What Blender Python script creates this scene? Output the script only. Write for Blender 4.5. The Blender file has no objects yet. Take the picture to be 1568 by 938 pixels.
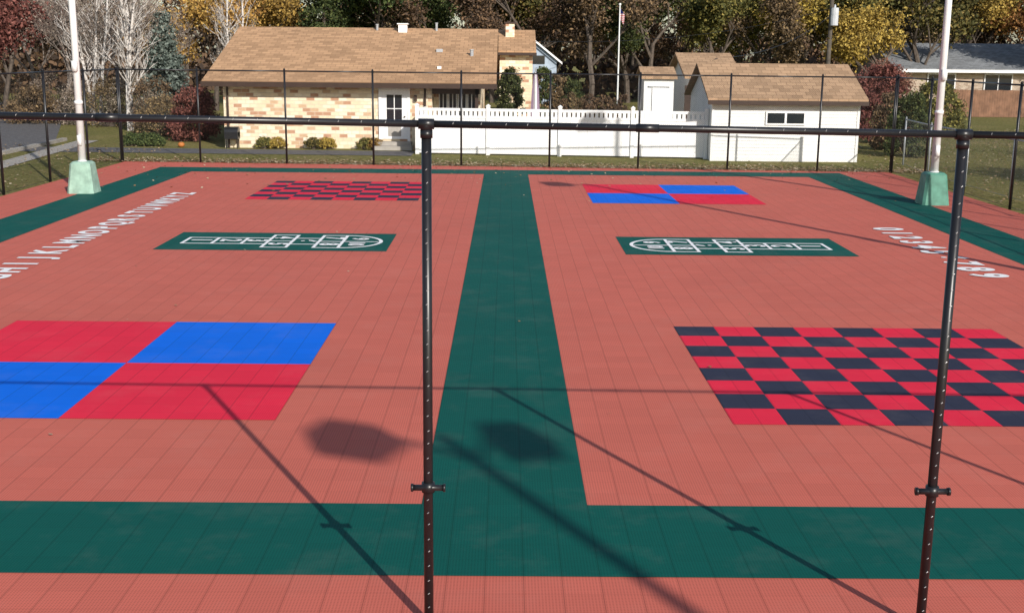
import bpy, math, random
import numpy as np
from mathutils import Vector, Matrix
random.seed(7); rng=np.random.default_rng(7)
scene=bpy.context.scene
COL=scene.collection
# ------------------------------------------------------------------ helpers
class NT:
    def __init__(s,name,rough=.8,spec=.3):
        s.m=bpy.data.materials.new(name); s.m.use_nodes=True; s.t=s.m.node_tree
        s.b=s.t.nodes['Principled BSDF']; s.b.inputs['Roughness'].default_value=rough
        s.b.inputs['Specular IOR Level'].default_value=spec
    def n(s,typ,**kw):
        x=s.t.nodes.new('ShaderNode'+typ)
        for k,v in kw.items():
            if k.startswith('_'): setattr(x,k[1:],v)
            else: x.inputs[k.replace('__',' ')].default_value=v
        return x
    def l(s,a,b): s.t.links.new(a,b)
    def math(s,op,a,b=None,c=None):
        x=s.t.nodes.new('ShaderNodeMath'); x.operation=op
        for i,v in enumerate((a,b,c)):
            if v is None: continue
            if isinstance(v,(int,float)): x.inputs[i].default_value=v
            else: s.l(v,x.inputs[i])
        return x.outputs[0]
    def mix(s,fac,a,b,typ='MIX'):
        x=s.t.nodes.new('ShaderNodeMix'); x.data_type='RGBA'; x.blend_type=typ
        for i,v in ((0,fac),(6,a),(7,b)):
            if isinstance(v,(int,float)): x.inputs[i].default_value=v
            elif isinstance(v,tuple): x.inputs[i].default_value=v
            else: s.l(v,x.inputs[i])
        return x.outputs[2]
    def ramp(s,fac,stops,interp='LINEAR'):
        x=s.t.nodes.new('ShaderNodeValToRGB'); r=x.color_ramp; r.interpolation=interp
        while len(r.elements)<len(stops): r.elements.new(.5)
        for e,(p,c) in zip(r.elements,stops): e.position=p; e.color=c
        s.l(fac,x.inputs[0]); return x.outputs[0]
    def obj(s): return s.n('TexCoord').outputs['Object']
    def noise(s,scale,detail=4,vec=None,rough=.55):
        x=s.n('TexNoise',Scale=scale,Detail=detail,Roughness=rough)
        s.l(vec if vec is not None else s.obj(),x.inputs['Vector']); return x.outputs['Fac']
    def bump(s,h,strength=.3,dist=.01):
        x=s.n('Bump',Strength=strength,Distance=dist); s.l(h,x.inputs['Height']); s.l(x.outputs[0],s.b.inputs['Normal'])
    def col(s,c):
        if isinstance(c,tuple): s.b.inputs['Base Color'].default_value=c
        else: s.l(c,s.b.inputs['Base Color'])
        return s.m
def simple(name,c,rough=.6,var=.15,scale=3,spec=.3,metal=0):
    k=NT(name,rough,spec); k.b.inputs['Metallic'].default_value=metal
    nz=k.noise(scale,5)
    d=tuple(v*(1-var) for v in c[:3])+(1,); e=tuple(min(1,v*(1+var)) for v in c[:3])+(1,)
    return k.col(k.ramp(nz,[(.3,d),(.7,e)]))
class B:
    def __init__(s): s.v=[];s.f=[];s.m=[]
    def add(s,vs,fs,mi=0):
        o=len(s.v); s.v+= [tuple(v) for v in vs]; s.f+=[tuple(i+o for i in f) for f in fs]; s.m+=[mi]*len(fs)
    def box(s,x0,y0,z0,x1,y1,z1,mi=0,M=None):
        vs=[Vector(p) for p in ((x0,y0,z0),(x1,y0,z0),(x1,y1,z0),(x0,y1,z0),(x0,y0,z1),(x1,y0,z1),(x1,y1,z1),(x0,y1,z1))]
        if M: vs=[M@v for v in vs]
        s.add(vs,[(0,3,2,1),(4,5,6,7),(0,1,5,4),(1,2,6,5),(2,3,7,6),(3,0,4,7)],mi)
    def tube(s,p0,p1,r0,r1,n=8,mi=0,cap=True):
        p0=Vector(p0);p1=Vector(p1);d=(p1-p0)
        if d.length<1e-6:return
        q=d.to_track_quat('Z','Y'); vs=[]
        for p,r in ((p0,r0),(p1,r1)):
            for i in range(n):
                a=2*math.pi*i/n; vs.append(p+q@Vector((r*math.cos(a),r*math.sin(a),0)))
        fs=[(i,(i+1)%n,n+(i+1)%n,n+i) for i in range(n)]
        if cap: fs+=[tuple(range(n))[::-1],tuple(range(n,2*n))]
        s.add(vs,fs,mi)
    def rect(s,x0,y0,x1,y1,z,mi=0): s.add([(x0,y0,z),(x1,y0,z),(x1,y1,z),(x0,y1,z)],[(0,1,2,3)],mi)
    def poly(s,vs,mi=0): s.add(vs,[tuple(range(len(vs)))],mi)
    def ob(s,name,mats,parent=None,smooth=False,loc=None):
        me=bpy.data.meshes.new(name); me.from_pydata(s.v,[],s.f)
        for m in mats: me.materials.append(m)
        me.polygons.foreach_set('material_index',s.m)
        if smooth: me.polygons.foreach_set('use_smooth',[True]*len(s.f))
        me.update(); o=bpy.data.objects.new(name,me); COL.objects.link(o)
        if loc: o.location=loc
        if parent: o.parent=parent
        return o
def empty(name,loc=(0,0,0),rz=0):
    o=bpy.data.objects.new(name,None); o.location=loc; o.rotation_euler=(0,0,rz); COL.objects.link(o); return o
# ------------------------------------------------------------------ camera / light
f,p,yw,r,H=1803.9381,0.2108,0.0066,0.0099,3.5137
F=Vector((math.sin(yw)*math.cos(p),math.cos(yw)*math.cos(p),-math.sin(p)))
R0=Vector((math.cos(yw),-math.sin(yw),0));U0=R0.cross(F)
R=R0*math.cos(r)+U0*math.sin(r);U=U0*math.cos(r)-R0*math.sin(r)
cd=bpy.data.cameras.new('camera'); cam=bpy.data.objects.new('camera',cd); COL.objects.link(cam)
cam.matrix_world=Matrix(((R.x,U.x,-F.x,0),(R.y,U.y,-F.y,0),(R.z,U.z,-F.z,H),(0,0,0,1)))
cd.sensor_width=36; cd.lens=36*f/1568; cd.clip_end=3000; cd.clip_start=.05
scene.camera=cam
SUN=Vector((2.75,-5.37,3.1)).normalized()
sd=bpy.data.lights.new('sun','SUN'); sd.energy=5.0; sd.angle=math.radians(.53); sd.color=(1,.94,.86)
so=bpy.data.objects.new('sun',sd); so.rotation_euler=SUN.to_track_quat('Z','Y').to_euler(); COL.objects.link(so)
w=bpy.data.worlds.new('World'); scene.world=w; w.use_nodes=True
sk=w.node_tree.nodes.new('ShaderNodeTexSky'); sk.sky_type='NISHITA'; sk.sun_disc=False
sk.sun_elevation=math.asin(SUN.z); sk.sun_rotation=math.atan2(SUN.x,SUN.y)
w.node_tree.links.new(sk.outputs[0],w.node_tree.nodes['Background'].inputs[0]); w.node_tree.nodes['Background'].inputs[1].default_value=.12
scene.view_settings.view_transform='Standard'; scene.view_settings.look='None'; scene.view_settings.exposure=0
def PX(px,D): return D*((px-784)/1804+.0066)
# ------------------------------------------------------------------ court
T=.2625
def court_mat(name,c,holes=.38):
    k=NT(name,.7,.15); o=k.obj(); sx=k.n('SeparateXYZ'); k.l(o,sx.inputs[0]); X,Y=sx.outputs[0],sx.outputs[1]
    ax=k.math('ADD',k.math('DIVIDE',X,T),.5+ -.015/T); ay=k.math('DIVIDE',k.math('SUBTRACT',Y,7.5),T)
    fx=k.math('PINGPONG',ax,.5); fy=k.math('PINGPONG',ay,.5)   # 0 at seams
    sX=k.math('LESS_THAN',fx,.012); sY=k.math('LESS_THAN',fy,.010)
    seam=k.math('MAXIMUM',sX,k.math('MULTIPLY',sY,.35))
    cmb=k.n('CombineXYZ'); k.l(k.math('FLOOR',ax),cmb.inputs[0]); k.l(k.math('FLOOR',ay),cmb.inputs[1])
    wn=k.n('TexWhiteNoise',_noise_dimensions='2D'); k.l(cmb.outputs[0],wn.inputs['Vector'])
    gx=k.math('PINGPONG',k.math('MULTIPLY',ax,12),.5); gy=k.math('PINGPONG',k.math('MULTIPLY',ay,12),.5)
    hole=k.math('MULTIPLY',k.math('GREATER_THAN',gx,.26),k.math('GREATER_THAN',gy,.26))
    d=lambda q:tuple(v*q for v in c[:3])+(1,)
    base=k.mix(wn.outputs['Value'],d(.94),d(1.06))
    big=k.ramp(k.noise(.35,5),[(.3,d(.86)),(.7,d(1.1))])
    base=k.mix(.4,base,big)
    base=k.mix(k.math('MULTIPLY',hole,holes),base,d(.25))
    dust=k.math('MULTIPLY',k.ramp(k.noise(1.3,8,rough=.7),[(.5,(0,0,0,1)),(.8,(1,1,1,1))]),.07)
    base=k.mix(dust,base,(.5,.42,.36,1))
    base=k.mix(k.math('MULTIPLY',seam,.55),base,d(.22))
    k.bump(k.math('MULTIPLY_ADD',hole,-.5,k.math('MULTIPLY',seam,-1)),.35,.006)
    return k.col(base)
M_red=court_mat('court_coral',(.575,.142,.102,1),.42); M_grn=court_mat('court_green',(.0015,.088,.070,1))
M_blu=court_mat('court_blue',(.0,.145,.76,1),.3); M_crd=court_mat('court_red',(.76,.022,.058,1),.3); M_drk=court_mat('court_charcoal',(.030,.033,.06,1))
M_wht=simple('court_white_paint',(.85,.85,.85,1),.6,.06,6)
court=empty('sport_court')
fence_y=lambda x:38.1+(x+12.3)*(-1.3/24.3)
b=B(); b.poly([(-12.25,0,0.02),(11.95,0,0.02),(11.95,fence_y(11.95)+.05,0.02),(-12.25,fence_y(-12.25)+.05,0.02)])
b.ob('court_surface',[M_red],court)
z=.024; b=B()
L0,L1,R0_,R1=-10.6,-9.32,9.02,10.3
b.rect(L0,7.5,R1,8.8125,z); b.rect(-.64,8.8125,.67,35.05,z); b.rect(L0,35.05,R1,36.36,z)
b.rect(L0,8.8125,L1,35.05,z); b.rect(R0_,8.8125,R1,35.05,z)
b.ob('green_borders',[M_grn],court)
xl0,xl1,xr0,xr1=-6.415,-2.215,2.235,6.435
def four(x0,y0,name):
    b=B();h=2.1
    b.rect(x0,y0+h,x0+h,y0+2*h,z,0);b.rect(x0+h,y0+h,x0+2*h,y0+2*h,z,1);b.rect(x0,y0,x0+h,y0+h,z,1);b.rect(x0+h,y0,x0+2*h,y0+h,z,0)
    b.ob(name,[M_crd,M_blu],court)
def chk(x0,y0,name):
    b=B();h=.525
    for i in range(8):
        for j in range(8): b.rect(x0+i*h,y0+j*h,x0+i*h+h,y0+j*h+h,z,0 if (i+j)%2==0 else 1)
    b.ob(name,[M_crd,M_drk],court)
four(xl0,10.96,'four_square_game'); chk(xr0,10.94,'checkerboard_game')
chk(xl0+.1,28.45,'checkerboard_game_far'); four(xr0-.12,28.3,'four_square_game_far')
def text(s,x,y,size,rz,parent,name,zz=.032,off=.02,sx=1):
    t=bpy.data.curves.new(name,'FONT'); t.body=s; t.size=size; t.offset=off; t.align_x='CENTER'; t.align_y='CENTER'; t.materials.append(M_wht)
    o=bpy.data.objects.new(name,t); o.location=(x,y,zz); o.rotation_euler=(0,0,rz); o.scale=(sx,1,1); COL.objects.link(o); o.parent=parent
for i,ch in enumerate('ABCDEFGHIJKLMNOPQRSTUVWXYZ'):
    text(ch,-8.02,18.75+(i-7)*.592,.76,math.pi/2,court,'letter_'+ch.lower(),off=.030,sx=.84)
for i,ch in enumerate('0123456789'):
    text(ch,7.95,24.3-i*.585,.80,-math.pi/2,court,'digit_'+ch,off=.034,sx=.9)
def hop(x0,y0,flip,name):
    b=B(); b.rect(x0,y0,x0+4.2,y0+2.1,z); b.ob(name,[M_grn],court)
    b=B(); zz=.030; lw=.06; cy=y0+1.05
    def fx(u): return x0+4.2-u if flip else x0+u
    def bar(u0,v0,u1,v1):
        xa,xb=sorted((fx(u0),fx(u1))); b.rect(xa,cy+v0,xb,cy+v1,zz)
    cells=[(.3,.85,'1',0),(.85,1.4,'2',0),(1.4,1.85,'3',0),(1.85,2.3,'45',1),(2.3,2.8,'6',0),(2.8,3.25,'78',1)]
    ro=math.pi/2 if flip else -math.pi/2
    for (u0,u1,s,dbl) in cells:
        h=.76 if dbl else .38
        bar(u0,-h,u0+lw,h)
        if dbl: bar(u1,-h,u1+lw,h) if s=='78' else None
        bar(u0+lw,h-lw,u1,h); bar(u0+lw,-h,u1,-h+lw)
        if s=='45':
            bar(u1,.38,u1+lw,h); bar(u1,-h,u1+lw,-.38)
        if dbl: bar(u0+lw,-lw/2,u1,lw/2)
        if len(s)==1: text(s,fx((u0+u1)/2+.03),cy,.52,ro,court,'hop_digit',.036,.018)
        else:
            for q,c in ((.37,s[0]),(-.37,s[1])): text(c,fx((u0+u1)/2+.03),cy+q,.48,ro,court,'hop_digit',.036,.018)
    n=20;o=[];i_=[]
    for k in range(n+1):
        a=-math.pi/2+math.pi*k/n
        o.append((fx(3.311+.72*math.cos(a)),cy+.76*math.sin(a),zz)); i_.append((fx(3.311+.65*math.cos(a)),cy+.69*math.sin(a),zz))
    for k in range(n): b.poly([o[k],o[k+1],i_[k+1],i_[k]] if flip else [o[k+1],o[k],i_[k],i_[k+1]])
    bar(3.311,-.03,3.95,.03)
    text('9',fx(3.56),cy+.3,.42,ro,court,'hop_digit',.036,.018)
    text('10',fx(3.56),cy-.3,.38,ro,court,'hop_digit',.036,.018)
    b.ob(name+'_lines',[M_wht],court)
hop(xl0+.08,20.95,False,'hopscotch_panel'); hop(xr0-.06,20.85,True,'hopscotch_panel_b')
# ------------------------------------------------------------------ ground
k=NT('grass',.95,.1); n1=k.noise(.25,6); n2=k.noise(6,8,rough=.75)
g=k.ramp(n1,[(.3,(.11,.135,.033,1)),(.5,(.19,.18,.05,1)),(.7,(.32,.25,.11,1))]); g2=k.ramp(n2,[(.35,(.04,.05,.016,1)),(.5,(.19,.18,.055,1)),(.66,(.42,.32,.17,1))])
k.bump(n2,1,.08); M_grass=k.col(k.mix(.6,g,g2))
b=B(); b.rect(-900,-300,900,1500,0); b.ob('ground',[M_grass])
k=NT('asphalt',.9,.2); M_asph=k.col(k.ramp(k.noise(5,8,rough=.7),[(.3,(.09,.09,.095,1)),(.7,(.17,.165,.165,1))]))
k=NT('concrete',.9,.2); M_conc=k.col(k.ramp(k.noise(3,8,rough=.7),[(.3,(.30,.28,.25,1)),(.7,(.45,.42,.38,1))]))
b=B(); b.poly([(-24,41.9,.012),(-3.3,41.3,.012),(-3.3,43.2,.012),(-24,44.1,.012)]); b.ob('driveway',[M_asph])
b=B(); b.poly([(-24,30,.016),(-17.5,39,.016),(-17.8,47,.016),(-23,62,.016),(-33,80,.016),(-46,80,.016),(-33,50,.016),(-30,30,.016)]); b.ob('road',[M_asph])
b=B(); b.add([(-17.2,39,0),(-17.0,39,0),(-17.3,46.9,0),(-17.5,46.9,0),(-17.2,39,.12),(-17.0,39,.12),(-17.3,46.9,.12),(-17.5,46.9,.12)],[(4,5,6,7),(0,1,5,4),(1,2,6,5),(2,3,7,6),(3,0,4,7)])
b.poly([(-15.4,30,.02),(-14.6,30,.02),(-16.1,47,.02),(-16.9,47,.02)]); b.ob('sidewalk',[M_conc])
# ------------------------------------------------------------------ fences
M_blk=simple('black_vinyl_steel',(.012,.012,.014,1),.35,.2,8,.5)
M_tie=simple('aluminium_tie',(.42,.42,.42,1),.45,.1,8,.5,.5)
M_gal=simple('galvanised_steel',(.38,.40,.42,1),.45,.15,8,.5,.3)
def mesh_mat(name,c,wire,pitch=.045):
    m=bpy.data.materials.new(name); m.use_nodes=True; t=m.node_tree; k=NT.__new__(NT); k.m=m;k.t=t;k.b=t.nodes['Principled BSDF']
    uv=k.n('TexCoord').outputs['UV']; s=k.n('SeparateXYZ'); k.l(uv,s.inputs[0])
    a=k.math('DIVIDE',k.math('ADD',s.outputs[0],s.outputs[1]),pitch*1.414); c2=k.math('DIVIDE',k.math('SUBTRACT',s.outputs[0],s.outputs[1]),pitch*1.414)
    wv=wire/pitch/1.0
    m1=k.math('LESS_THAN',k.math('PINGPONG',a,.5),wv); m2=k.math('LESS_THAN',k.math('PINGPONG',c2,.5),wv)
    k.b.inputs['Base Color'].default_value=c; k.b.inputs['Roughness'].default_value=.5
    k.l(k.math('MAXIMUM',m1,m2),k.b.inputs['Alpha']); return m
M_mesh=mesh_mat('black_chain_link',(.012,.012,.014,1),.0009); M_mesh2=mesh_mat('black_chain_link_side',(.012,.012,.014,1),.0018); M_gmesh=mesh_mat('grey_chain_link',(.4,.42,.44,1),.0012)
def fence(name,pts,h,rpost,mp,mm,mid=False):
    e=empty(name); b=B(); 
    for i,(x,y) in enumerate(pts):
        b.tube((x,y,0),(x,y,h+.02),rpost,rpost,10)
        b.tube((x,y,h+.02),(x,y,h+.06),rpost*1.15,rpost*.4,10)
    for (a,c) in zip(pts[:-1],pts[1:]):
        b.tube((*a,h-.03),(*c,h-.03),.022,.022,8)
        b.tube((*a,.06),(*c,.06),.006,.006,5)
    b.ob('posts_and_rails',[mp],e,True)
    me=bpy.data.meshes.new('chain_link'); V=[];Fc=[];uvs=[];d=0
    for (a,c) in zip(pts[:-1],pts[1:]):
        L=math.dist(a,c);o=len(V);V+=[(*a,.05),(*c,.05),(*c,h-.03),(*a,h-.03)];Fc.append((o,o+1,o+2,o+3));uvs+=[(d,0),(d+L,0),(d+L,h),(d,h)];d+=L
    me.from_pydata(V,[],Fc); ul=me.uv_layers.new(name='UVMap')
    for i,q in enumerate(uvs): ul.data[i].uv=q
    me.materials.append(mm); o=bpy.data.objects.new('chain_link',me); COL.objects.link(o); o.parent=e
    return e
bx=[-12.3,-9.78]+[-9.78+2.79*i for i in range(1,8)]+[12.0]
fence('chain_link_fence',[(x,fence_y(x)) for x in bx],2.95,.032,M_blk,M_mesh)
fence('chain_link_fence',[(-12.35,38.1-3.03*i) for i in range(12)],2.95,.035,M_blk,M_mesh2)
fence('chain_link_fence',[(12.05,36.8-2.95*i) for i in range(11)],2.95,.035,M_blk,M_mesh2)
fence('grey_chain_link_fence',[(12.9,24+3*i) for i in range(5)]+[(13.3,39.5)],1.55,.03,M_gal,M_gmesh)
# near fence
e=empty('near_fence'); b=B(); NY=6.8; posts=[-.455+3.08*i for i in range(-4,6)]
rz_=lambda x:3.115-.010*x
bt=B()
for x in posts:
    zt_=rz_(x)
    b.tube((x,NY,0),(x,NY,zt_-.04),.029,.029,20)
    b.tube((x,NY,zt_-.08),(x,NY,zt_-.035),.036,.036,20); b.tube((x,NY,zt_-.035),(x,NY,zt_+.02),.035,.022,20)
    b.tube((x-.045,NY,rz_(x-.045)),(x+.045,NY,rz_(x+.045)),.030,.030,16)
    zc=.93
    b.tube((x,NY,zc-.03),(x,NY,zc+.03),.040,.040,20)
    b.tube((x-.095,NY-.012,zc),(x+.095,NY-.012,zc),.019,.019,14)
    b.tube((x-.105,NY-.012,zc),(x-.09,NY-.012,zc),.025,.025,14); b.tube((x+.09,NY-.012,zc),(x+.105,NY-.012,zc),.025,.025,14)
    zt=.15
    while zt<zt_-.1:
        a=random.uniform(-.12,.12)
        P=[Vector((x+.0296*math.sin(q),NY-.0296*math.cos(q),zt+.022*q)) for q in np.linspace(-.08+a,.26+a,4)]
        for u,v in zip(P[:-1],P[1:]): bt.tube(u,v,.0028,.0028,6)
        zt+=random.uniform(.074,.098)
for x in posts[:-1]:
    b.tube((x,NY,rz_(x)),(x+3.08,NY,rz_(x+3.08)),.0205,.0205,16)
    u=x+.15
    b.tube((x+1.2,NY,rz_(x+1.2)),(x+1.33,NY,rz_(x+1.33)),.024,.024,16)
    while u<x+3.0:
        P=[Vector((u+.010*q,NY-.0212*math.cos(q),rz_(u)+.0212*math.sin(q))) for q in np.linspace(.1,.6,4)]
        for c,v in zip(P[:-1],P[1:]): bt.tube(c,v,.0020,.0020,5)
        u+=random.uniform(.12,.17)
b.ob('posts_and_rails',[M_blk],e,True); bt.ob('wire_ties',[M_tie],e)
# ------------------------------------------------------------------ light poles
M_pole=simple('white_pole_paint',(.78,.79,.78,1),.4,.06,2)
M_head=simple('lamp_housing',(.10,.09,.08,1),.5,.1,2)
def light_pole(x,y,arms,boxcol,h=8.7):
    e=empty('light_pole',(x,y,0)); b=B()
    b.tube((0,0,.02),(0,0,.82),.12,.11,16); b.tube((0,0,.8),(0,0,h),.095,.065,16)
    b.tube((0,0,2.2),(0,0,2.28),.103,.103,16); b.tube((0,0,h),(0,0,h+.08),.068,.03,16)
    b.box(-.05,-.13,1.2,.05,-.087,1.45); b.box(-.06,-.16,3.0,.06,-.08,3.25)
    for s in arms:
        b.tube((0,0,h-.35),(s*.35,0,h-.05),.035,.035,8); b.tube((s*.35,0,h-.05),(s*.62,0,h),.035,.03,8)
    b.ob('pole',[M_pole],e,True)
    bb=B()
    for s in arms:
        two=len(arms)==2
        wx=.34 if s<0 else (.25 if two else .34); wy=.29; Mh=Matrix.Translation((s*(.66 if two and s>0 else .86),0,h))@Matrix.Rotation(math.radians(-22 if s<0 else 12) if two else 0,4,'Z')
        v=[(-wx,-wy,-.18),(wx,-wy,-.18),(wx,wy,-.18),(-wx,wy,-.18),(-wx*.8,-wy*.75,.18),(wx*.8,-wy*.75,.18),(wx*.8,wy*.75,.18),(-wx*.8,wy*.75,.18)]
        bb.add([Mh@Vector(q) for q in v],[(0,3,2,1),(4,5,6,7),(0,1,5,4),(1,2,6,5),(2,3,7,6),(3,0,4,7)])
    bb.ob('lamp_heads',[M_head],e)
    k=B()
    a,c,d,hh=.33,.25,.06,.80
    def ring(s,zz): return [(-s+d,-s,zz),(s-d,-s,zz),(s,-s+d,zz),(s,s-d,zz),(s-d,s,zz),(-s+d,s,zz),(-s,s-d,zz),(-s,-s+d,zz)]
    vs=ring(a,.02)+ring(c,hh-.05)+ring(c-.05,hh)
    fs=[(i,(i+1)%8,8+(i+1)%8,8+i) for i in range(8)]+[(8+i,8+(i+1)%8,16+(i+1)%8,16+i) for i in range(8)]+[tuple(range(16,24))]
    k.add(vs,fs)
    k.ob('protective_base_padding',[simple('pad_vinyl',boxcol,.55,.25,5)],e)
    return e
light_pole(-10.56,29.55,[1],(.28,.43,.35,1)); light_pole(10.46,28.75,[-1],(.10,.27,.20,1))
light_pole(9.95,17.5,[-1],(.10,.33,.24,1)); light_pole(7.15,-4.6,[-1,1],(.10,.33,.24,1))
# ------------------------------------------------------------------ building materials
def brick_mat(name,stops,mortar,bw=.30,rh=.10,ms=.008):
    k=NT(name,.9,.15); s=k.n('SeparateXYZ'); k.l(k.obj(),s.inputs[0]); c=k.n('CombineXYZ'); k.l(k.math('ADD',s.outputs[0],s.outputs[1]),c.inputs[0]); k.l(s.outputs[2],c.inputs[1])
    t=k.n('TexBrick',Scale=1.0); t.inputs['Color1'].default_value=(0,0,0,1); t.inputs['Color2'].default_value=(1,1,1,1); t.inputs['Mortar'].default_value=(.5,.5,.5,1)
    t.inputs['Mortar Size'].default_value=ms; t.inputs['Brick Width'].default_value=bw; t.inputs['Row Height'].default_value=rh; t.inputs['Mortar Smooth'].default_value=0.1
    k.l(c.outputs[0],t.inputs['Vector'])
    col=k.ramp(t.outputs['Color'],stops,'CONSTANT'); col=k.mix(t.outputs['Fac'],col,mortar)
    col=k.mix(.2,col,k.ramp(k.noise(7,5),[(.3,tuple(v*.5 for v in stops[0][1][:3])+(1,)),(.7,stops[0][1])]))
    k.bump(t.outputs['Fac'],.4,-.01); return k.col(col)
M_brick=brick_mat('tan_brick',[(0,(.80,.66,.46,1)),(.22,(.90,.79,.60,1)),(.45,(.58,.38,.24,1)),(.58,(.86,.72,.52,1)),(.74,(.46,.23,.14,1)),(.86,(.94,.85,.68,1))],(.62,.54,.43,1),.30,.135,.010)
def shingle(name,c):
    k=NT(name,.95,.1); s=k.n('SeparateXYZ'); k.l(k.obj(),s.inputs[0]); cc=k.n('CombineXYZ'); k.l(s.outputs[0],cc.inputs[0]); k.l(s.outputs[1],cc.inputs[1])
    t=k.n('TexBrick',Scale=1.0); t.inputs['Color1'].default_value=(0,0,0,1); t.inputs['Color2'].default_value=(1,1,1,1)
    t.inputs['Mortar Size'].default_value=.012; t.inputs['Brick Width'].default_value=.34; t.inputs['Row Height'].default_value=.24; k.l(cc.outputs[0],t.inputs['Vector'])
    d=lambda q:tuple(v*q for v in c[:3])+(1,)
    col=k.ramp(t.outputs['Color'],[(0,d(.72)),(.4,d(1)),(.75,d(1.24))]); col=k.mix(k.math('MULTIPLY',t.outputs['Fac'],.5),col,d(.4))
    col=k.mix(.35,col,k.ramp(k.noise(.8,6),[(.3,d(.7)),(.7,d(1.2))])); k.bump(t.outputs['Fac'],.5,-.02); return k.col(col)
M_roof=shingle('brown_shingles',(.44,.27,.155,1)); M_roof2=shingle('garage_shingles',(.38,.25,.155,1)); M_roofg=shingle('grey_shingles',(.20,.21,.22,1))
M_trim=simple('brown_trim',(.05,.03,.022,1),.5); M_white=simple('white_vinyl',(.84,.84,.84,1),.45,.04,1.5); M_side=simple('white_siding',(.76,.76,.74,1),.55,.05,1.5)
M_glass=NT('window_glass',.08,.6).col((.015,.02,.025,1)); M_cream=simple('cream_siding',(.60,.54,.44,1),.7)
def gable(bw,br,x0,x1,y0,y1,hw,ridge_z,over=.5,oy=.6,th=.10,yr=None):
    yr=(y0+y1)/2 if yr is None else yr
    if bw:
        bw.poly([(x0,y0,0),(x1,y0,0),(x1,y0,hw),(x0,y0,hw)]); bw.poly([(x1,y1,0),(x0,y1,0),(x0,y1,hw),(x1,y1,hw)])
        rz=ridge_z-.12
        bw.poly([(x1,y0,0),(x1,y1,0),(x1,y1,hw),(x1,yr,rz),(x1,y0,hw)]); bw.poly([(x0,y1,0),(x0,y0,0),(x0,y0,hw),(x0,yr,rz),(x0,y1,hw)])
    sl=(ridge_z-hw-th)/(yr-y0); ze=hw+th-sl*oy
    X0,X1=x0-over,x1+over
    for ya in (y0-oy,y1+oy):
        br.add([(X0,ya,ze),(X1,ya,ze),(X1,yr,ridge_z),(X0,yr,ridge_z),(X0,ya,ze-th),(X1,ya,ze-th),(X1,yr,ridge_z-th),(X0,yr,ridge_z-th)],
               [(0,1,2,3),(4,7,6,5),(0,4,5,1),(1,5,6,2),(3,7,4,0)],0)
    return ze,sl
# main brick house
e=empty('brick_house'); bw=B(); br=B(); tr=B()
wx0,wx1,wy=-10.47,-.98,44.3
bw.poly([(wx0,wy,0),(-2.75,wy,0),(-2.75,wy,2.42),(wx0,wy,2.42)])
bw.poly([(-2.75,wy,0),(-2.75,45.4,0),(-2.75,45.4,2.42),(-2.75,wy,2.42)]); bw.poly([(-2.75,45.4,0),(wx1,45.4,0),(wx1,45.4,2.42),(-2.75,45.4,2.42)])
gz=4.35
bw.poly([(wx0,56.3,0),(wx0,wy,0),(wx0,wy,2.42),(wx0,50.3,gz),(wx0,56.3,2.42)]); bw.poly([(wx1,45.4,0),(wx1,56.3,0),(wx1,56.3,2.42),(wx1,50.3,gz),(wx1,45.4,2.75)])
bw.ob('brick_walls',[M_brick],e)
gable(None,br,wx0,wx1,wy,56.3,2.56,4.52,.62,.62,.10,50.3)
br.ob('shingle_roof',[M_roof],e)
tr.box(-11.12,43.60,2.26,-.34,43.68,2.44,0)
tr.box(-11.08,43.685,2.30,-.38,44.28,2.34,0)
for xx in (-11.10,-.37): 
    tr.add([(xx,43.7,2.24),(xx,50.3,4.26),(xx,50.3,4.42),(xx,43.7,2.40),(xx+.03,43.7,2.24),(xx+.03,50.3,4.26),(xx+.03,50.3,4.42),(xx+.03,43.7,2.40)],[(0,1,2,3),(4,7,6,5),(0,4,5,1)],0)
tr.tube((-10.3,44.22,0),(-10.3,44.22,2.3),.04,.04,8,0); tr.tube((-3.0,44.22,0),(-3.0,44.22,2.3),.04,.04,8,0)
tr.box(-1.15,44.2,0,-1.03,44.32,2.3,0); tr.box(-2.74,44.2,2.05,-.98,44.3,2.3,0)
tr.ob('gutters_and_fascia',[M_trim],e)
d=B(); yd=44.29
d.box(-4.72,44.22,.30,-4.62,yd,2.26,0);d.box(-3.66,44.22,.30,-3.56,yd,2.26,0);d.box(-4.62,44.22,2.16,-3.66,yd,2.26,0)
d.box(-4.62,44.25,.38,-3.66,yd,2.16,0)
d.box(-4.42,44.235,1.0,-3.86,44.249,2.0,1); d.box(-4.42,44.225,1.48,-3.86,44.234,1.51,0); d.box(-4.155,44.222,1.0,-4.125,44.2335,2.0,0); d.box(-4.38,44.242,.48,-3.9,44.2475,.84,3)
d.tube((-3.76,44.2,1.2),(-3.76,44.25,1.2),.03,.03,8,2)
d.box(-4.85,43.5,.013,-3.45,44.28,.16,3);d.box(-4.8,43.8,.162,-3.5,44.28,.30,3)
for i in range(4):
    x=-2.55+i*.36
    d.box(x,45.3,.9,x+.33,45.39,2.15,0); d.box(x+.04,45.285,.95,x+.29,45.299,2.1,1); d.box(x+.15,45.27,.95,x+.18,45.284,2.1,0)
d.box(-3.40,44.15,1.78,-3.30,44.285,2.0,2)
d.ob('door_and_windows',[M_white,M_glass,M_trim,M_conc],e)
v=B()
def rz(y): return 4.52-(50.3-y)*(4.52-2.66)/(6.0)
def vent(x,y,hh,rr,mi): v.tube((x,y,rz(y)-.1),(x,y,rz(y)+hh),rr,rr,10,mi); v.tube((x,y,rz(y)+hh),(x,y,rz(y)+hh+.04),rr*1.3,rr*1.3,10,mi)
vent(-5.35,50.0,.2,.05,1); vent(-2.9,50.0,.28,.05,1); v.box(-4.45,49.7,4.3,-4.1,50.1,4.66,0); v.box(-4.5,49.65,4.661,-4.05,50.15,4.70,0)
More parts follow.
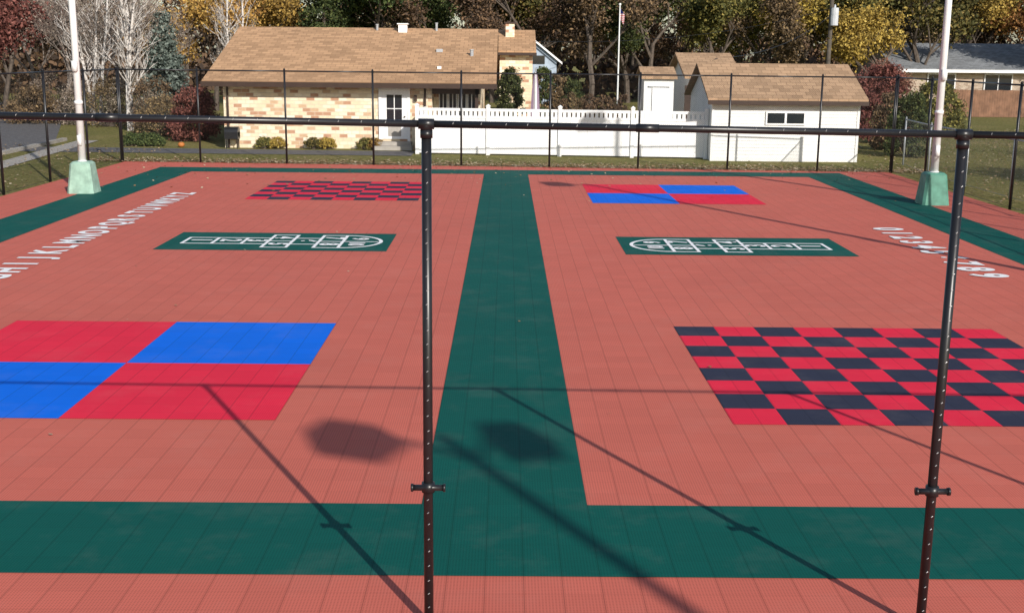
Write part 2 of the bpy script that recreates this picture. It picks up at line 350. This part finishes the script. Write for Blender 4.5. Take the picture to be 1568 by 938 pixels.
vent(-1.35,46.8,.2,.07,1); v.box(-2.75,47.2,rz(47.2)-.05,-2.5,47.4,rz(47.3)+.09,1); v.box(-2.6,45.2,rz(45.2)-.05,-2.45,45.35,rz(45.2)+.1,0)
v.ob('roof_vents',[M_white,M_gal],e)
# rear wing
bw=B();br=B(); gable(bw,br,-.3,1.15,53,58,3.65,4.6,.15,.3); bw.box(-.05,54.5,3.8,.35,55,4.85); bw.ob('wing_walls',[M_brick],e); br.ob('wing_roof',[M_roof],e)
t=B(); t.box(-.47,52.62,3.46,1.32,52.69,3.58); t.box(-.1,54.45,4.851,.4,55.05,4.92); t.ob('wing_trim',[M_trim],e)
# neighbour house pale blue
e=empty('neighbour_house'); bw=B();br=B()
x0,x1=.9,2.75; y0=66
bw.poly([(x0,y0,0),(x1,y0,0),(x1,y0,3.2),((x0+x1)/2-.3,y0,4.15),(x0,y0,3.4)]); bw.poly([(x1,y0,0),(x1,74,0),(x1,74,3.2),(x1,y0,3.2)])
bw.ob('blue_walls',[simple('pale_blue_siding',(.36,.43,.52,1),.6)],e)
cx=(x0+x1)/2-.3
br.add([(x0-.3,y0-.3,3.3),(cx,y0-.3,4.3),(x1+.3,y0-.3,3.1),(x0-.3,74,3.3),(cx,74,4.3),(x1+.3,74,3.1)],[(0,1,4,3),(1,2,5,4)]); br.ob('roof',[M_roofg],e)
t=B(); 
t.add([(x0-.3,y0-.33,3.3),(cx,y0-.33,4.3),(cx,y0-.33,4.18),(x0-.3,y0-.33,3.17),(x1+.3,y0-.33,3.1),(x1+.3,y0-.33,2.98)],[(0,3,2,1),(1,2,5,4)]); t.box(1.3,y0-.04,3.0,2.1,y0-.003,3.45,1);  t.ob('trim',[M_white,M_glass],e)
# garage
e=empty('white_garage'); gx0,gx1,gy=7.03,12.02,40.55; sd_=B(); y1=45.5; gh=2.14
def lap(b,x0,x1,y,z0,z1,hgt=.115):
    zz=z0
    while zz<z1-1e-3:
        zt=min(zz+hgt,z1); b.add([(x0,y-.016,zz),(x1,y-.016,zz),(x1,y,zt),(x0,y,zt),(x1,y+.01,zz),(x0,y+.01,zz)],[(0,1,2,3),(1,0,5,4)]); zz=zt
lap(sd_,gx0,gx1,gy,.12,gh)
gp=3.1
sd_.poly([(gx1,gy,0),(gx1,y1,0),(gx1,y1,gh),(gx1,(gy+y1)/2,gp),(gx1,gy,gh)]); sd_.poly([(gx0,y1,0),(gx0,gy,0),(gx0,gy,gh),(gx0,(gy+y1)/2,gp),(gx0,y1,gh)]); sd_.poly([(gx1,y1,0),(gx0,y1,0),(gx0,y1,gh),(gx1,y1,gh)])
sd_.box(gx0-.03,gy-.03,0,gx0+.06,gy+.02,gh); sd_.box(gx1-.06,gy-.03,0,gx1+.03,gy+.02,gh); sd_.box(gx0+.06,gy-.012,0,gx1-.06,gy+.02,.119)
sd_.ob('siding_walls',[M_side],e)
br=B(); gable(None,br,gx0,gx1,gy,y1,gh+.02,3.27,.22,.28,.08); br.ob('shingle_roof',[M_roof2],e)
t=B(); t.box(gx0-.22,gy-.36,gh-.22,gx1+.22,gy-.285,gh-.08); t.ob('gutter',[M_trim],e)
t=B(); t.box(8.84,gy-.06,1.24,10.2,gy-.018,1.70,0); 
for a in (8.90,9.56): t.box(a,gy-.075,1.30,a+.58,gy-.061,1.64,1)
t.ob('window',[M_white,M_glass],e)
e=empty('garden_shed'); bw=B();br=B(); gable(bw,br,5.75,7.0,50,52.2,2.6,3.05,.12,.15); bw.ob('walls',[M_side],e); br.ob('roof',[M_roof2],e)
t=B(); t.box(6.1,49.95,.2,6.7,49.99,2.2); t.box(5.95,49.9,2.25,6.85,49.94,2.3); t.ob('shed_door',[M_white],e)
e=empty('brown_roof_garage'); bw=B();br=B()
gable(bw,br,7.75,9.6,50.5,56,2.7,3.65,.3,.4); bw.box(7.7,50.3,0,8.3,50.49,2.2); bw.ob('walls',[M_side],e); br.ob('roof',[M_roof2],e)
t=B(); t.box(7.5,50.2,0,7.95,50.28,2.3); t.ob('dark_opening',[M_trim],e)  # solid dark box stands in for the shade inside the garage opening
e=empty('ranch_house'); bw=B();br=B(); gable(bw,br,27.5,42,84,94,2.9,4.6,.5,.6); bw.ob('walls',[brick_mat('buff_brick',[(0,(.50,.40,.31,1)),(.5,(.58,.47,.37,1)),(.8,(.38,.28,.21,1))],(.45,.4,.34,1))],e); br.ob('roof',[M_roofg],e)
t=B()
for a in (29.5,33.5,38): t.box(a,83.9,1.2,a+2,83.98,2.5,0); t.box(a+.1,83.85,1.3,a+.95,83.89,2.4,1); t.box(a+1.05,83.85,1.3,a+1.9,83.89,2.4,1)
t.box(26.9,83.2,2.55,42.6,83.35,2.75,0); t.ob('windows',[M_white,M_glass],e)
# wooden fence right
e=empty('wooden_fence'); b=B(); x=26.5
while x<48: b.box(x,73,0.02,x+.145,73.03,1.65+random.uniform(-.02,.02)); x+=.155
b.box(26.5,73.04,.4,48,73.08,.5);b.box(26.5,73.04,1.3,48,73.08,1.4)
b.ob('boards',[simple('cedar_boards',(.24,.13,.08,1),.85,.35,2)],e)
# ------------------------------------------------------------------ white vinyl fence
e=empty('white_vinyl_fence'); b=B()
A=Vector((-3.15,42.3,0)); Z2=Vector((6.95,41.25,0)); D=(Z2-A); ang=math.atan2(D.y,D.x); Mx=Matrix.Translation(A)@Matrix.Rotation(ang,4,'Z'); 
L=D.length; n=4; seg=L/n
for i in range(n+1):
    x=i*seg; b.box(x-.065,-.065,0,x+.065,.065,1.70,0,Mx); b.box(x-.08,-.08,1.701,x+.08,.08,1.73,0,Mx)
    q=[Mx@Vector(c) for c in ((x-.07,-.07,1.731),(x+.07,-.07,1.731),(x+.07,.07,1.731),(x-.07,.07,1.731),(x,0,1.79))]; b.add(q,[(0,1,4),(1,2,4),(2,3,4),(3,0,4)])
for i in range(n):
    x0=i*seg+.066;x1=(i+1)*seg-.066
    b.box(x0,-.025,.05,x1,.025,.17,0,Mx); b.box(x0,-.025,1.28,x1,.025,1.37,0,Mx); b.box(x0,-.025,1.53,x1,.025,1.63,0,Mx)
    m=int((x1-x0)/.28); ww=(x1-x0)/m
    for j in range(m): b.box(x0+j*ww+.002,-.011,.171,x0+(j+1)*ww-.002,.011,1.279,0,Mx)
    m=int((x1-x0)/.16); ww=(x1-x0)/m
    for j in range(m): b.box(x0+j*ww+.035,-.012,1.371,x0+j*ww+ww-.015,.012,1.529,0,Mx)
b.box(-.02,0.07,0,.02,1.9,1.6,0,Mx)
b.ob('fence_panels',[M_white],e)
# ------------------------------------------------------------------ flagpole, utility pole, umbrella
e=empty('flagpole',(PX(940,62),62,0)); b=B(); b.tube((0,0,0),(0,0,6.0),.05,.03,10); b.tube((0,0,6.0),(0,0,6.1),.06,.06,10); b.ob('pole',[M_pole],e)
b=B(); N=8
for i in range(N):
    u0,u1=i/N,(i+1)/N; wv=lambda u:.05*math.sin(u*9)
    b.add([(.03+u0*.24,wv(u0),5.85-u0*.34),(.03+u1*.24,wv(u1),5.85-u1*.34),(.03+u1*.20,wv(u1)+.05,5.28-u1*.3),(.03+u0*.2,wv(u0)+.05,5.28-u0*.15)],[(0,3,2,1)],0)
k=NT('flag_cloth',.8); s=k.n('SeparateXYZ'); k.l(k.obj(),s.inputs[0]); st=k.math('GREATER_THAN',k.math('PINGPONG',k.math('MULTIPLY',s.outputs[2],11),.5),.25)
fc=k.mix(st,(.6,.6,.6,1),(.45,.03,.04,1)); ct=k.math('MULTIPLY',k.math('GREATER_THAN',s.outputs[2],5.58),k.math('LESS_THAN',s.outputs[0],.2)); k.col(k.mix(ct,fc,(.02,.03,.15,1)))
b.ob('flag',[k.m],e)
M_wood=simple('weathered_wood',(.10,.085,.07,1),.9,.3,4)
def upole(x,y,h,tr=True):
    e=empty('utility_pole',(x,y,0)); b=B(); b.tube((0,0,0),(0,0,h),.16,.12,10); b.box(-1.1,-.18,h-.7,1.1,-.06,h-.58)
    for a in (-1,-.5,.5,1): b.tube((a,-.12,h-.58),(a,-.12,h-.42),.03,.02,6,1)
    if tr: b.tube((.1,-.42,5.5),(.1,-.42,6.6),.26,.26,12,1); b.tube((.1,-.42,6.6),(.1,-.42,6.8),.08,.05,8,1)
    b.ob('pole_and_crossarm',[M_wood,simple('transformer_grey',(.5,.52,.55,1),.5)],e)
upole(PX(1255,78),78,10.5); upole(PX(1120,96),96,10.5,False); upole(PX(2000,70),70,10.5,False)
e=empty('power_lines'); b=B()
def wire(p,q,sag):
    P=[Vector(p).lerp(Vector(q),t)-Vector((0,0,sag*4*t*(1-t))) for t in np.linspace(0,1,13)]
    for a,c in zip(P[:-1],P[1:]): b.tube(a,c,.014,.014,4,0,False)
for dx in (-1,1): wire((PX(1255,78)+dx,77.9,9.9),(PX(1120,96)+dx,95.9,9.9),.5); wire((PX(1255,78)+dx,77.9,9.9),(PX(2000,70)+dx,69.9,9.9),1.2)
wire((PX(1255,78),77.9,6.6),(-.5,60,4.2),.8); wire((PX(1255,78),77.9,6.2),(9,52,3.4),.6)
b.ob('wires',[M_blk],e)
e=empty('patio_umbrella',(PX(816,46.5),46.5,0)); b=B(); N=12; rs=[(.9,.09),(1.1,.20),(1.5,.17),(2.1,.14),(2.75,.06),(2.85,.01)]
vs=[];
for zz,rr in rs:
    for i in range(N): a=2*math.pi*i/N; q=rr*(1.15 if i%2 else .8); vs.append((q*math.cos(a),q*math.sin(a),zz))
for j in range(len(rs)-1):
    for i in range(N): b.add([vs[j*N+i],vs[j*N+(i+1)%N],vs[(j+1)*N+(i+1)%N],vs[(j+1)*N+i]],[(0,1,2,3)],i%4//2)
b.tube((0,0,0),(0,0,3),.025,.025,8,2); b.ob('folded_canopy',[M_white,simple('umbrella_stripe',(.25,.18,.25,1)),M_gal],e)
# ------------------------------------------------------------------ vegetation
def leaf_mat(name,stops,trans=.25):
    k=NT(name,.75,.2); g=k.n('NewGeometry'); oi=k.n('ObjectInfo')
    c=k.ramp(g.outputs['Random Per Island'],stops)
    hs=k.n('HueSaturation'); k.l(c,hs.inputs['Color']); k.l(k.math('MULTIPLY_ADD',oi.outputs['Random'],.03,.485),hs.inputs['Hue']); k.l(k.math('MULTIPLY_ADD',oi.outputs['Random'],.5,.75),hs.inputs['Value'])
    k.l(hs.outputs[0],k.b.inputs['Base Color'])
    tb=k.n('BsdfTranslucent'); k.l(hs.outputs[0],tb.inputs['Color']); mx=k.n('MixShader'); mx.inputs[0].default_value=trans
    k.l(k.b.outputs[0],mx.inputs[1]); k.l(tb.outputs[0],mx.inputs[2]); k.l(mx.outputs[0],k.t.nodes['Material Output'].inputs[0]); return k.m
c_=lambda *a:(*a,1)
LM={'gold':leaf_mat('gold_leaves',[(0,c_(.12,.085,.03)),(.4,c_(.32,.21,.05)),(.8,c_(.50,.34,.08)),(1,c_(.62,.46,.14))]),
'orange':leaf_mat('orange_leaves',[(0,c_(.14,.07,.03)),(.4,c_(.38,.20,.06)),(.8,c_(.52,.30,.09)),(1,c_(.56,.38,.14))]),
'olive':leaf_mat('olive_leaves',[(0,c_(.05,.055,.02)),(.5,c_(.14,.135,.045)),(.85,c_(.26,.22,.065)),(1,c_(.40,.30,.09))]),
'brown':leaf_mat('brown_leaves',[(0,c_(.06,.045,.032)),(.5,c_(.16,.11,.07)),(.85,c_(.26,.17,.09)),(1,c_(.36,.24,.13))]),
'green':leaf_mat('dark_green_leaves',[(0,c_(.025,.04,.018)),(.6,c_(.075,.10,.035)),(1,c_(.16,.18,.06))]),
'spruce':leaf_mat('spruce_needles',[(0,c_(.07,.09,.08)),(.6,c_(.17,.21,.18)),(1,c_(.27,.31,.27))]),
'red':leaf_mat('red_leaves',[(0,c_(.08,.035,.03)),(.5,c_(.22,.085,.065)),(1,c_(.36,.16,.12))]),
'tan':leaf_mat('dry_tan_leaves',[(0,c_(.14,.105,.085)),(.5,c_(.28,.22,.175)),(1,c_(.42,.34,.27))])}
M_bark=simple('bark',(.10,.08,.065,1),.95,.35,6); M_bare=simple('pale_bark',(.24,.20,.17,1),.95,.3,6); M_birch=NT('birch_bark',.8); nz=M_birch.noise(7,6); M_birch=M_birch.col(M_birch.ramp(nz,[(.38,(.12,.10,.09,1)),(.5,(.62,.58,.54,1))]))
def leaves(b_pts,n,size,spread,seed,flat=.8):
    rg=np.random.default_rng(seed); P=np.array(b_pts); idx=rg.integers(0,len(P),n)
    c=P[idx]+rg.normal(0,1,(n,3))*np.array([spread,spread,spread*flat])
    a=rg.normal(0,1,(n,3)); a/=np.linalg.norm(a,axis=1)[:,None]; t=rg.normal(0,1,(n,3)); bb=np.cross(a,t); bb/=np.linalg.norm(bb,axis=1)[:,None]
    s=size*rg.uniform(.6,1.4,n)[:,None]; q=np.stack([c-a*s,c-bb*s*.6,c+a*s,c+bb*s*.6],1); return q.reshape(-1,3)
def build(name,wood,lv,mats):
    nv=len(wood.v); nl=len(lv)//4 if lv is not None else 0
    V=wood.v+([tuple(x) for x in lv] if nl else []); Fs=wood.f+[(nv+4*i,nv+4*i+1,nv+4*i+2,nv+4*i+3) for i in range(nl)]
    me=bpy.data.meshes.new(name); me.from_pydata(V,[],Fs)
    for m in mats: me.materials.append(m)
    me.polygons.foreach_set('material_index',[0]*len(wood.f)+[1]*nl); me.update(); return me
def grow(b,p,d,L,r,lev,maxl,tips,rd,upb=.25,spr=.75,nch=(3,4),dec=.55):
    segs=3 if lev<2 else 2; q=Vector(p); dd=Vector(d).normalized()
    pts=[q.copy()]
    for i in range(segs):
        dd=(dd+Vector((rd.gauss(0,.12),rd.gauss(0,.12),rd.gauss(0,.08)+upb*.15))).normalized(); nq=q+dd*L/segs
        b.tube(q,nq,r*(1-.35*i/segs),r*(1-.35*(i+1)/segs),6 if lev<2 else (4 if lev<4 else 3),0,False); q=nq; pts.append(q.copy())
    if lev>=maxl-1: tips.append(tuple(q)); tips.append(tuple(pts[-2]))
    if lev>=maxl: return
    for c in range(rd.randint(*nch)+(1 if lev==0 else 0)):
        t=rd.uniform(.45,1.0) if lev else rd.uniform(.35,1.0)
        i=min(int(t*segs),segs-1); base=pts[i].lerp(pts[i+1],t*segs-i if t<1 else 1)
        az=rd.uniform(0,6.283); nd=(dd+Vector((math.cos(az),math.sin(az),rd.uniform(-.1,.5)))*spr).normalized()
        grow(b,base,nd,L*rd.uniform(.55,.78),r*dec*rd.uniform(.8,1.1),lev+1,maxl,tips,rd,upb,spr,nch,dec)
def decid(name,h,leafm,seed,nleaf=14000,size=.13,spread=.42,maxl=4,bark=None,spr=.8,trunk=.38,rr=.018,dec=.55,nch=(3,4)):
    rd=random.Random(seed); b=B(); tips=[]; grow(b,(0,0,0),(0,0,1),h*trunk,h*rr,0,maxl,tips,rd,.3,spr,nch,dec)
    lv=leaves(tips,nleaf,size,spread,seed) if nleaf else None
    return build(name,b,lv,[bark or M_bark,leafm])
def birch(name,h,seed):
    rd=random.Random(seed); b=B(); tips=[]
    for st in range(3):
        q=Vector((rd.uniform(-.3,.3),rd.uniform(-.2,.2),0)); d=Vector((rd.uniform(-.14,.14),rd.uniform(-.14,.14),1)).normalized(); n=12; r=.085
        for i in range(n):
            d=(d+Vector((rd.gauss(0,.05),rd.gauss(0,.05),.05))).normalized(); nq=q+d*h/n; b.tube(q,nq,r*(1-i/n)+.010,r*(1-(i+1)/n)+.010,6,0,False)
            if i>1:
                for _ in range(3):
                    az=rd.uniform(0,6.28); nd=(d*.9+Vector((math.cos(az),math.sin(az),.2))*.8).normalized()
                    grow(b,q.lerp(nq,rd.random()),nd,h*.14*(1.15-i/n),r*.35*(1.1-i/n),2,4,tips,rd,.5,.5,(2,3),.6)
            q=nq
    return build(name,b,leaves(tips,1500,.045,.3,seed),[M_birch,LM['tan']])
def conifer(name,h,leafm,seed,n=16000,wid=.28):
    rd=random.Random(seed); b=B(); b.tube((0,0,0),(0,0,h),h*.018,.02,8); tips=[]
    zz=h*.06
    while zz<h*.98:
        R_=(1-zz/h)**.85*h*wid*rd.uniform(.8,1.1)+.1; m=rd.randint(6,9)
        for i in range(m):
            a=rd.uniform(0,6.283); e_=Vector((math.cos(a)*R_,math.sin(a)*R_,zz-R_*.25)); s=Vector((0,0,zz)); b.tube(s,e_,.025,.008,4,0,False)
            for t in (.35,.55,.7,.85,1.0): tips.append(tuple(s.lerp(e_,t)))
        zz+=h*.035
    return build(name,b,leaves(tips,n,.10,h*.022,seed,.6),[M_bark,leafm])
def place(name,me,px,D,s=1,rot=None,x=None):
    o=bpy.data.objects.new(name,me); o.location=(PX(px,D) if x is None else x,D,0); o.scale=(s,s,s*random.uniform(.95,1.08)); o.rotation_euler=(0,0,random.uniform(0,6.28) if rot is None else rot); COL.objects.link(o); return o
mg=[decid('gold_tree',12,LM['gold'],11+i,10000,.12) for i in range(2)]
mo=[decid('orange_tree',10,LM['orange'],21+i,7000,.11) for i in range(2)]
ml=[decid('olive_tree',13,LM['olive'],31+i,12000,.13) for i in range(3)]
mb=[decid('brown_tree',13,LM['brown'],41+i,6500,.12) for i in range(2)]
mn=[decid('green_tree',13,LM['green'],51+i,14000,.13) for i in range(2)]
mr=decid('red_tree',8,LM['red'],61,8000,.09)
fine=dict(rr=.012,dec=.58,nch=(3,5))
mt=[decid('bare_tree',9,LM['tan'],71+i,3500,.05,.5,5,M_bare,.6,.36,**fine) for i in range(2)]
mbi=birch('birch_tree',9.5,81); mbi2=birch('birch_tree',8.5,84)
mc=conifer('spruce_tree',12,LM['green'],91,20000,.26); ms=conifer('blue_spruce',6,LM['spruce'],92,14000,.27)
nmf=lambda m:m.name.split('.')[0]
seq=[mb[0],mn[0],ml[0],mb[1],ml[1],mn[1],mg[0],ml[2]]
for i,x in enumerate(np.arange(-62,64,6.2)):
    m=seq[(i*5+3)%8]
    if x<-22: m=mt[i%2] if i%3 else mb[0]
    place(nmf(m),m,0,104+random.uniform(-5,5),random.uniform(.8,1.1),x=x+random.uniform(-1.5,1.5))
spec=[(-40,62,mt[0],1),(15,60,mr,1.0),(65,66,mt[1],1.1),(105,58,mt[0],.95),(150,57,mbi,1),(205,53,mbi2,1.05),(232,60,mt[1],1),(258,60,ms,.95),
(175,64,mt[0],1.05),(125,70,mb[1],.8),(290,68,mo[0],.8),(335,72,mo[1],.9),(395,76,mg[0],.85),(440,80,mg[1],.95),(362,62,mbi,.9),(500,80,mc,.9),(545,84,mc,1),(590,80,mn[0],.9),(640,84,mn[1],.85),(700,80,mb[0],.9),(750,88,ml[0],.9),(800,84,mb[1],.95),
(850,88,mn[0],1),(900,80,mb[0],.95),(955,90,ml[1],1),(985,84,mn[1],.9),(1035,92,mb[1],.75),(1085,84,ml[0],.8),(1130,90,ml[2],.8),(1175,84,mb[0],.8),(1210,86,mg[0],.85),(1290,84,ml[1],.95),(1345,78,mg[1],.8),(1400,84,ml[2],.95),(1450,98,ml[0],1),(1490,98,mg[0],.95),(1560,98,mo[1],1.1),(1620,84,ml[1],1),
(1310,60,mr,.42),(1350,62,mr,.5)]
for px,D,m,s in spec: place(nmf(m),m,px,D,s)
place('bare_tree',mt[0],0,21,1.0,x=22.5); place('brown_tree',mb[1],0,26,.8,x=24); place('olive_tree',ml[1],0,33,.75,x=26)
n=60000; c=np.stack([rng.uniform(-95,95,n),rng.uniform(114,124,n),rng.uniform(0,1,n)**.9*8.6],1); c[:,2]*=.8+.25*np.sin(c[:,0]*.35)+.12*np.sin(c[:,0]*1.1)
c2=np.stack([rng.uniform(-85,85,14000),rng.uniform(96,100,14000),rng.uniform(0,3.2,14000)],1); c=np.concatenate([c,c2])
lv=leaves(c,60000,.36,.3,5); b=B(); b.box(-.1,118,0,.1,118.2,1)
me=build('distant_tree_line',b,lv,[M_bark,LM['brown']]); o=bpy.data.objects.new('distant_tree_line',me); COL.objects.link(o)
def shrub(name,x,y,rx,ry,h,leafm,n=5000,size=.05,seed=0,twig=25):
    rg=np.random.default_rng(seed+int(abs(x)*100)); th=rg.uniform(0,6.283,70); ph=rg.uniform(0.0,1,70)
    rr=np.sqrt(np.clip(1-(ph*1.0)**2.5,0.05,1))*rg.uniform(.6,1,70); pts=np.stack([rx*rr*np.cos(th),ry*rr*np.sin(th),.08+h*.93*ph],1)
    b=B()
    for q in pts[:twig]: b.tube((q[0]*.15,q[1]*.15,0),tuple(q),.018,.006,4,0,False)
    me=build(name,b,leaves(pts,n,size,min(rx,ry,h)*.16,seed),[M_bark,leafm]); o=bpy.data.objects.new(name,me); o.location=(x,y,0); COL.objects.link(o)
shrub('evergreen_shrub',PX(779,48),48,.55,.5,3.0,LM['green'],14000,.05,1)
for i,(px,h,mm) in enumerate([(806,2.7,'brown'),(826,2.9,'green'),(848,2.6,'brown'),(870,2.4,'green')]): shrub('hedge_shrub',PX(px,58),58,.75,.6,h,LM[mm],7000,.06,90+i)
shrub('red_shrub',PX(300,47.5),47.5,1.0,.8,2.1,LM['red'],9000,.05,2)
for i,(px,D,h) in enumerate([(240,52,2.4),(210,55,2.6),(170,56,2.2),(130,57,2.0),(255,50,1.6),(85,62,2.4),(30,64,2.6)]): shrub('bare_shrub',PX(px,D),D,1.2,.8,h,LM['tan' if i%2 else 'brown'],3000,.045,60+i,60)
for i,px in enumerate((405,425,480,500,560,572)): shrub('low_shrub',PX(px,43.9),43.9,.36,.22,.34,LM['gold'] if i%2==1 else LM['olive'],1800,.03,10+i)
for i,px in enumerate((205,222,238)): shrub('low_shrub',PX(px,44.6),44.6,.4,.3,.38,LM['green'],1800,.035,20+i)
for i,px in enumerate(range(858,960,13)): shrub('bare_hedge',PX(px,50),50,.35,.35,1.75+.2*(i%2),LM['brown'],2500,.04,30+i)
shrub('evergreen_shrub',PX(1385,43),43,.75,.7,2.3,LM['green'],9000,.05,41); shrub('evergreen_shrub',PX(1352,46),46,.6,.6,2.2,LM['brown'],7000,.05,42)
shrub('red_shrub',PX(1340,50),50,1.2,.8,3.4,LM['red'],8000,.06,43); shrub('evergreen_shrub',PX(1420,60),60,1.5,1,2.2,LM['olive'],7000,.07,44)
shrub('evergreen_shrub',PX(60,58),58,1.3,1,1.6,LM['brown'],6000,.06,45)
# pumpkin
M_pk=simple('pumpkin_skin',(.45,.16,.04,1),.6); e=empty('pumpkin',(PX(279,44.2),44.2,0)); b=B()
def pumpkin(b,x,y,r):
    N=24;Rr=[];
    for j in range(9):
        ph=math.pi*j/8
        for i in range(N): th=2*math.pi*i/N; q=r*(.92+.08*abs(math.cos(4*th))); Rr.append((x+q*math.sin(ph)*math.cos(th),y+q*math.sin(ph)*math.sin(th),r*.8-r*.78*math.cos(ph)))
    b.add(Rr,[(j*N+i,j*N+(i+1)%N,(j+1)*N+(i+1)%N,(j+1)*N+i) for j in range(8) for i in range(N)]); b.tube((x,y,r*1.5),(x+.02,y,r*1.8),.03,.02,6,1)
pumpkin(b,0,0,.13); b.ob('pumpkin_body',[M_pk,M_wood],e,True)
e=empty('barbecue_grill',(PX(357,44),44,0)); b=B(); b.box(-.25,-.2,.35,.25,.2,.6); b.tube((-.25,0,.6),(.25,0,.6),.2,.2,12)
for a in (-.2,.2):
    for c in (-.15,.15): b.tube((a,c,0),(a,c,.36),.02,.02,6)
b.ob('grill_body',[M_blk],e)
# leaf litter
N=9000; x=rng.uniform(-13.5,13.5,N); off=np.abs(rng.normal(0,.9,N)); y=38.1+(x+12.3)*(-1.3/24.3)+off-.12
x2=rng.uniform(12.1,26,9000); y2=rng.uniform(20,60,9000); x3=rng.uniform(-26,-12.3,3500); y3=rng.uniform(24,45,3500); x4=rng.uniform(-12,12,300); y4=36.9-np.abs(rng.normal(0,3,300))
x5=rng.uniform(-9,9,40); y5=rng.uniform(8,30,40)
X=np.concatenate([x,x2,x3,x4,x5]);Y=np.concatenate([y,y2,y3,y4,y5]); n=len(X); C=np.stack([X,Y,np.full(n,.042)],1)
a=rng.uniform(0,6.283,n); u=np.stack([np.cos(a),np.sin(a),rng.uniform(-.35,.35,n)],1); v_=np.stack([-np.sin(a),np.cos(a),rng.uniform(-.35,.35,n)],1); s=rng.uniform(.02,.045,n)[:,None]
s[-40:]*=.6
lv=np.stack([C-u*s,C-v_*s,C+u*s,C+v_*s],1).reshape(-1,3); b=B(); b.tube((0,38.5,0.01),(.02,38.5,.01),.002,.002,4)
me=build('leaf_litter',b,lv,[M_bark,leaf_mat('fallen_leaves',[(0,c_(.15,.09,.04)),(.6,c_(.38,.26,.13)),(1,c_(.6,.5,.35))],0)]); o=bpy.data.objects.new('leaf_litter',me); COL.objects.link(o)
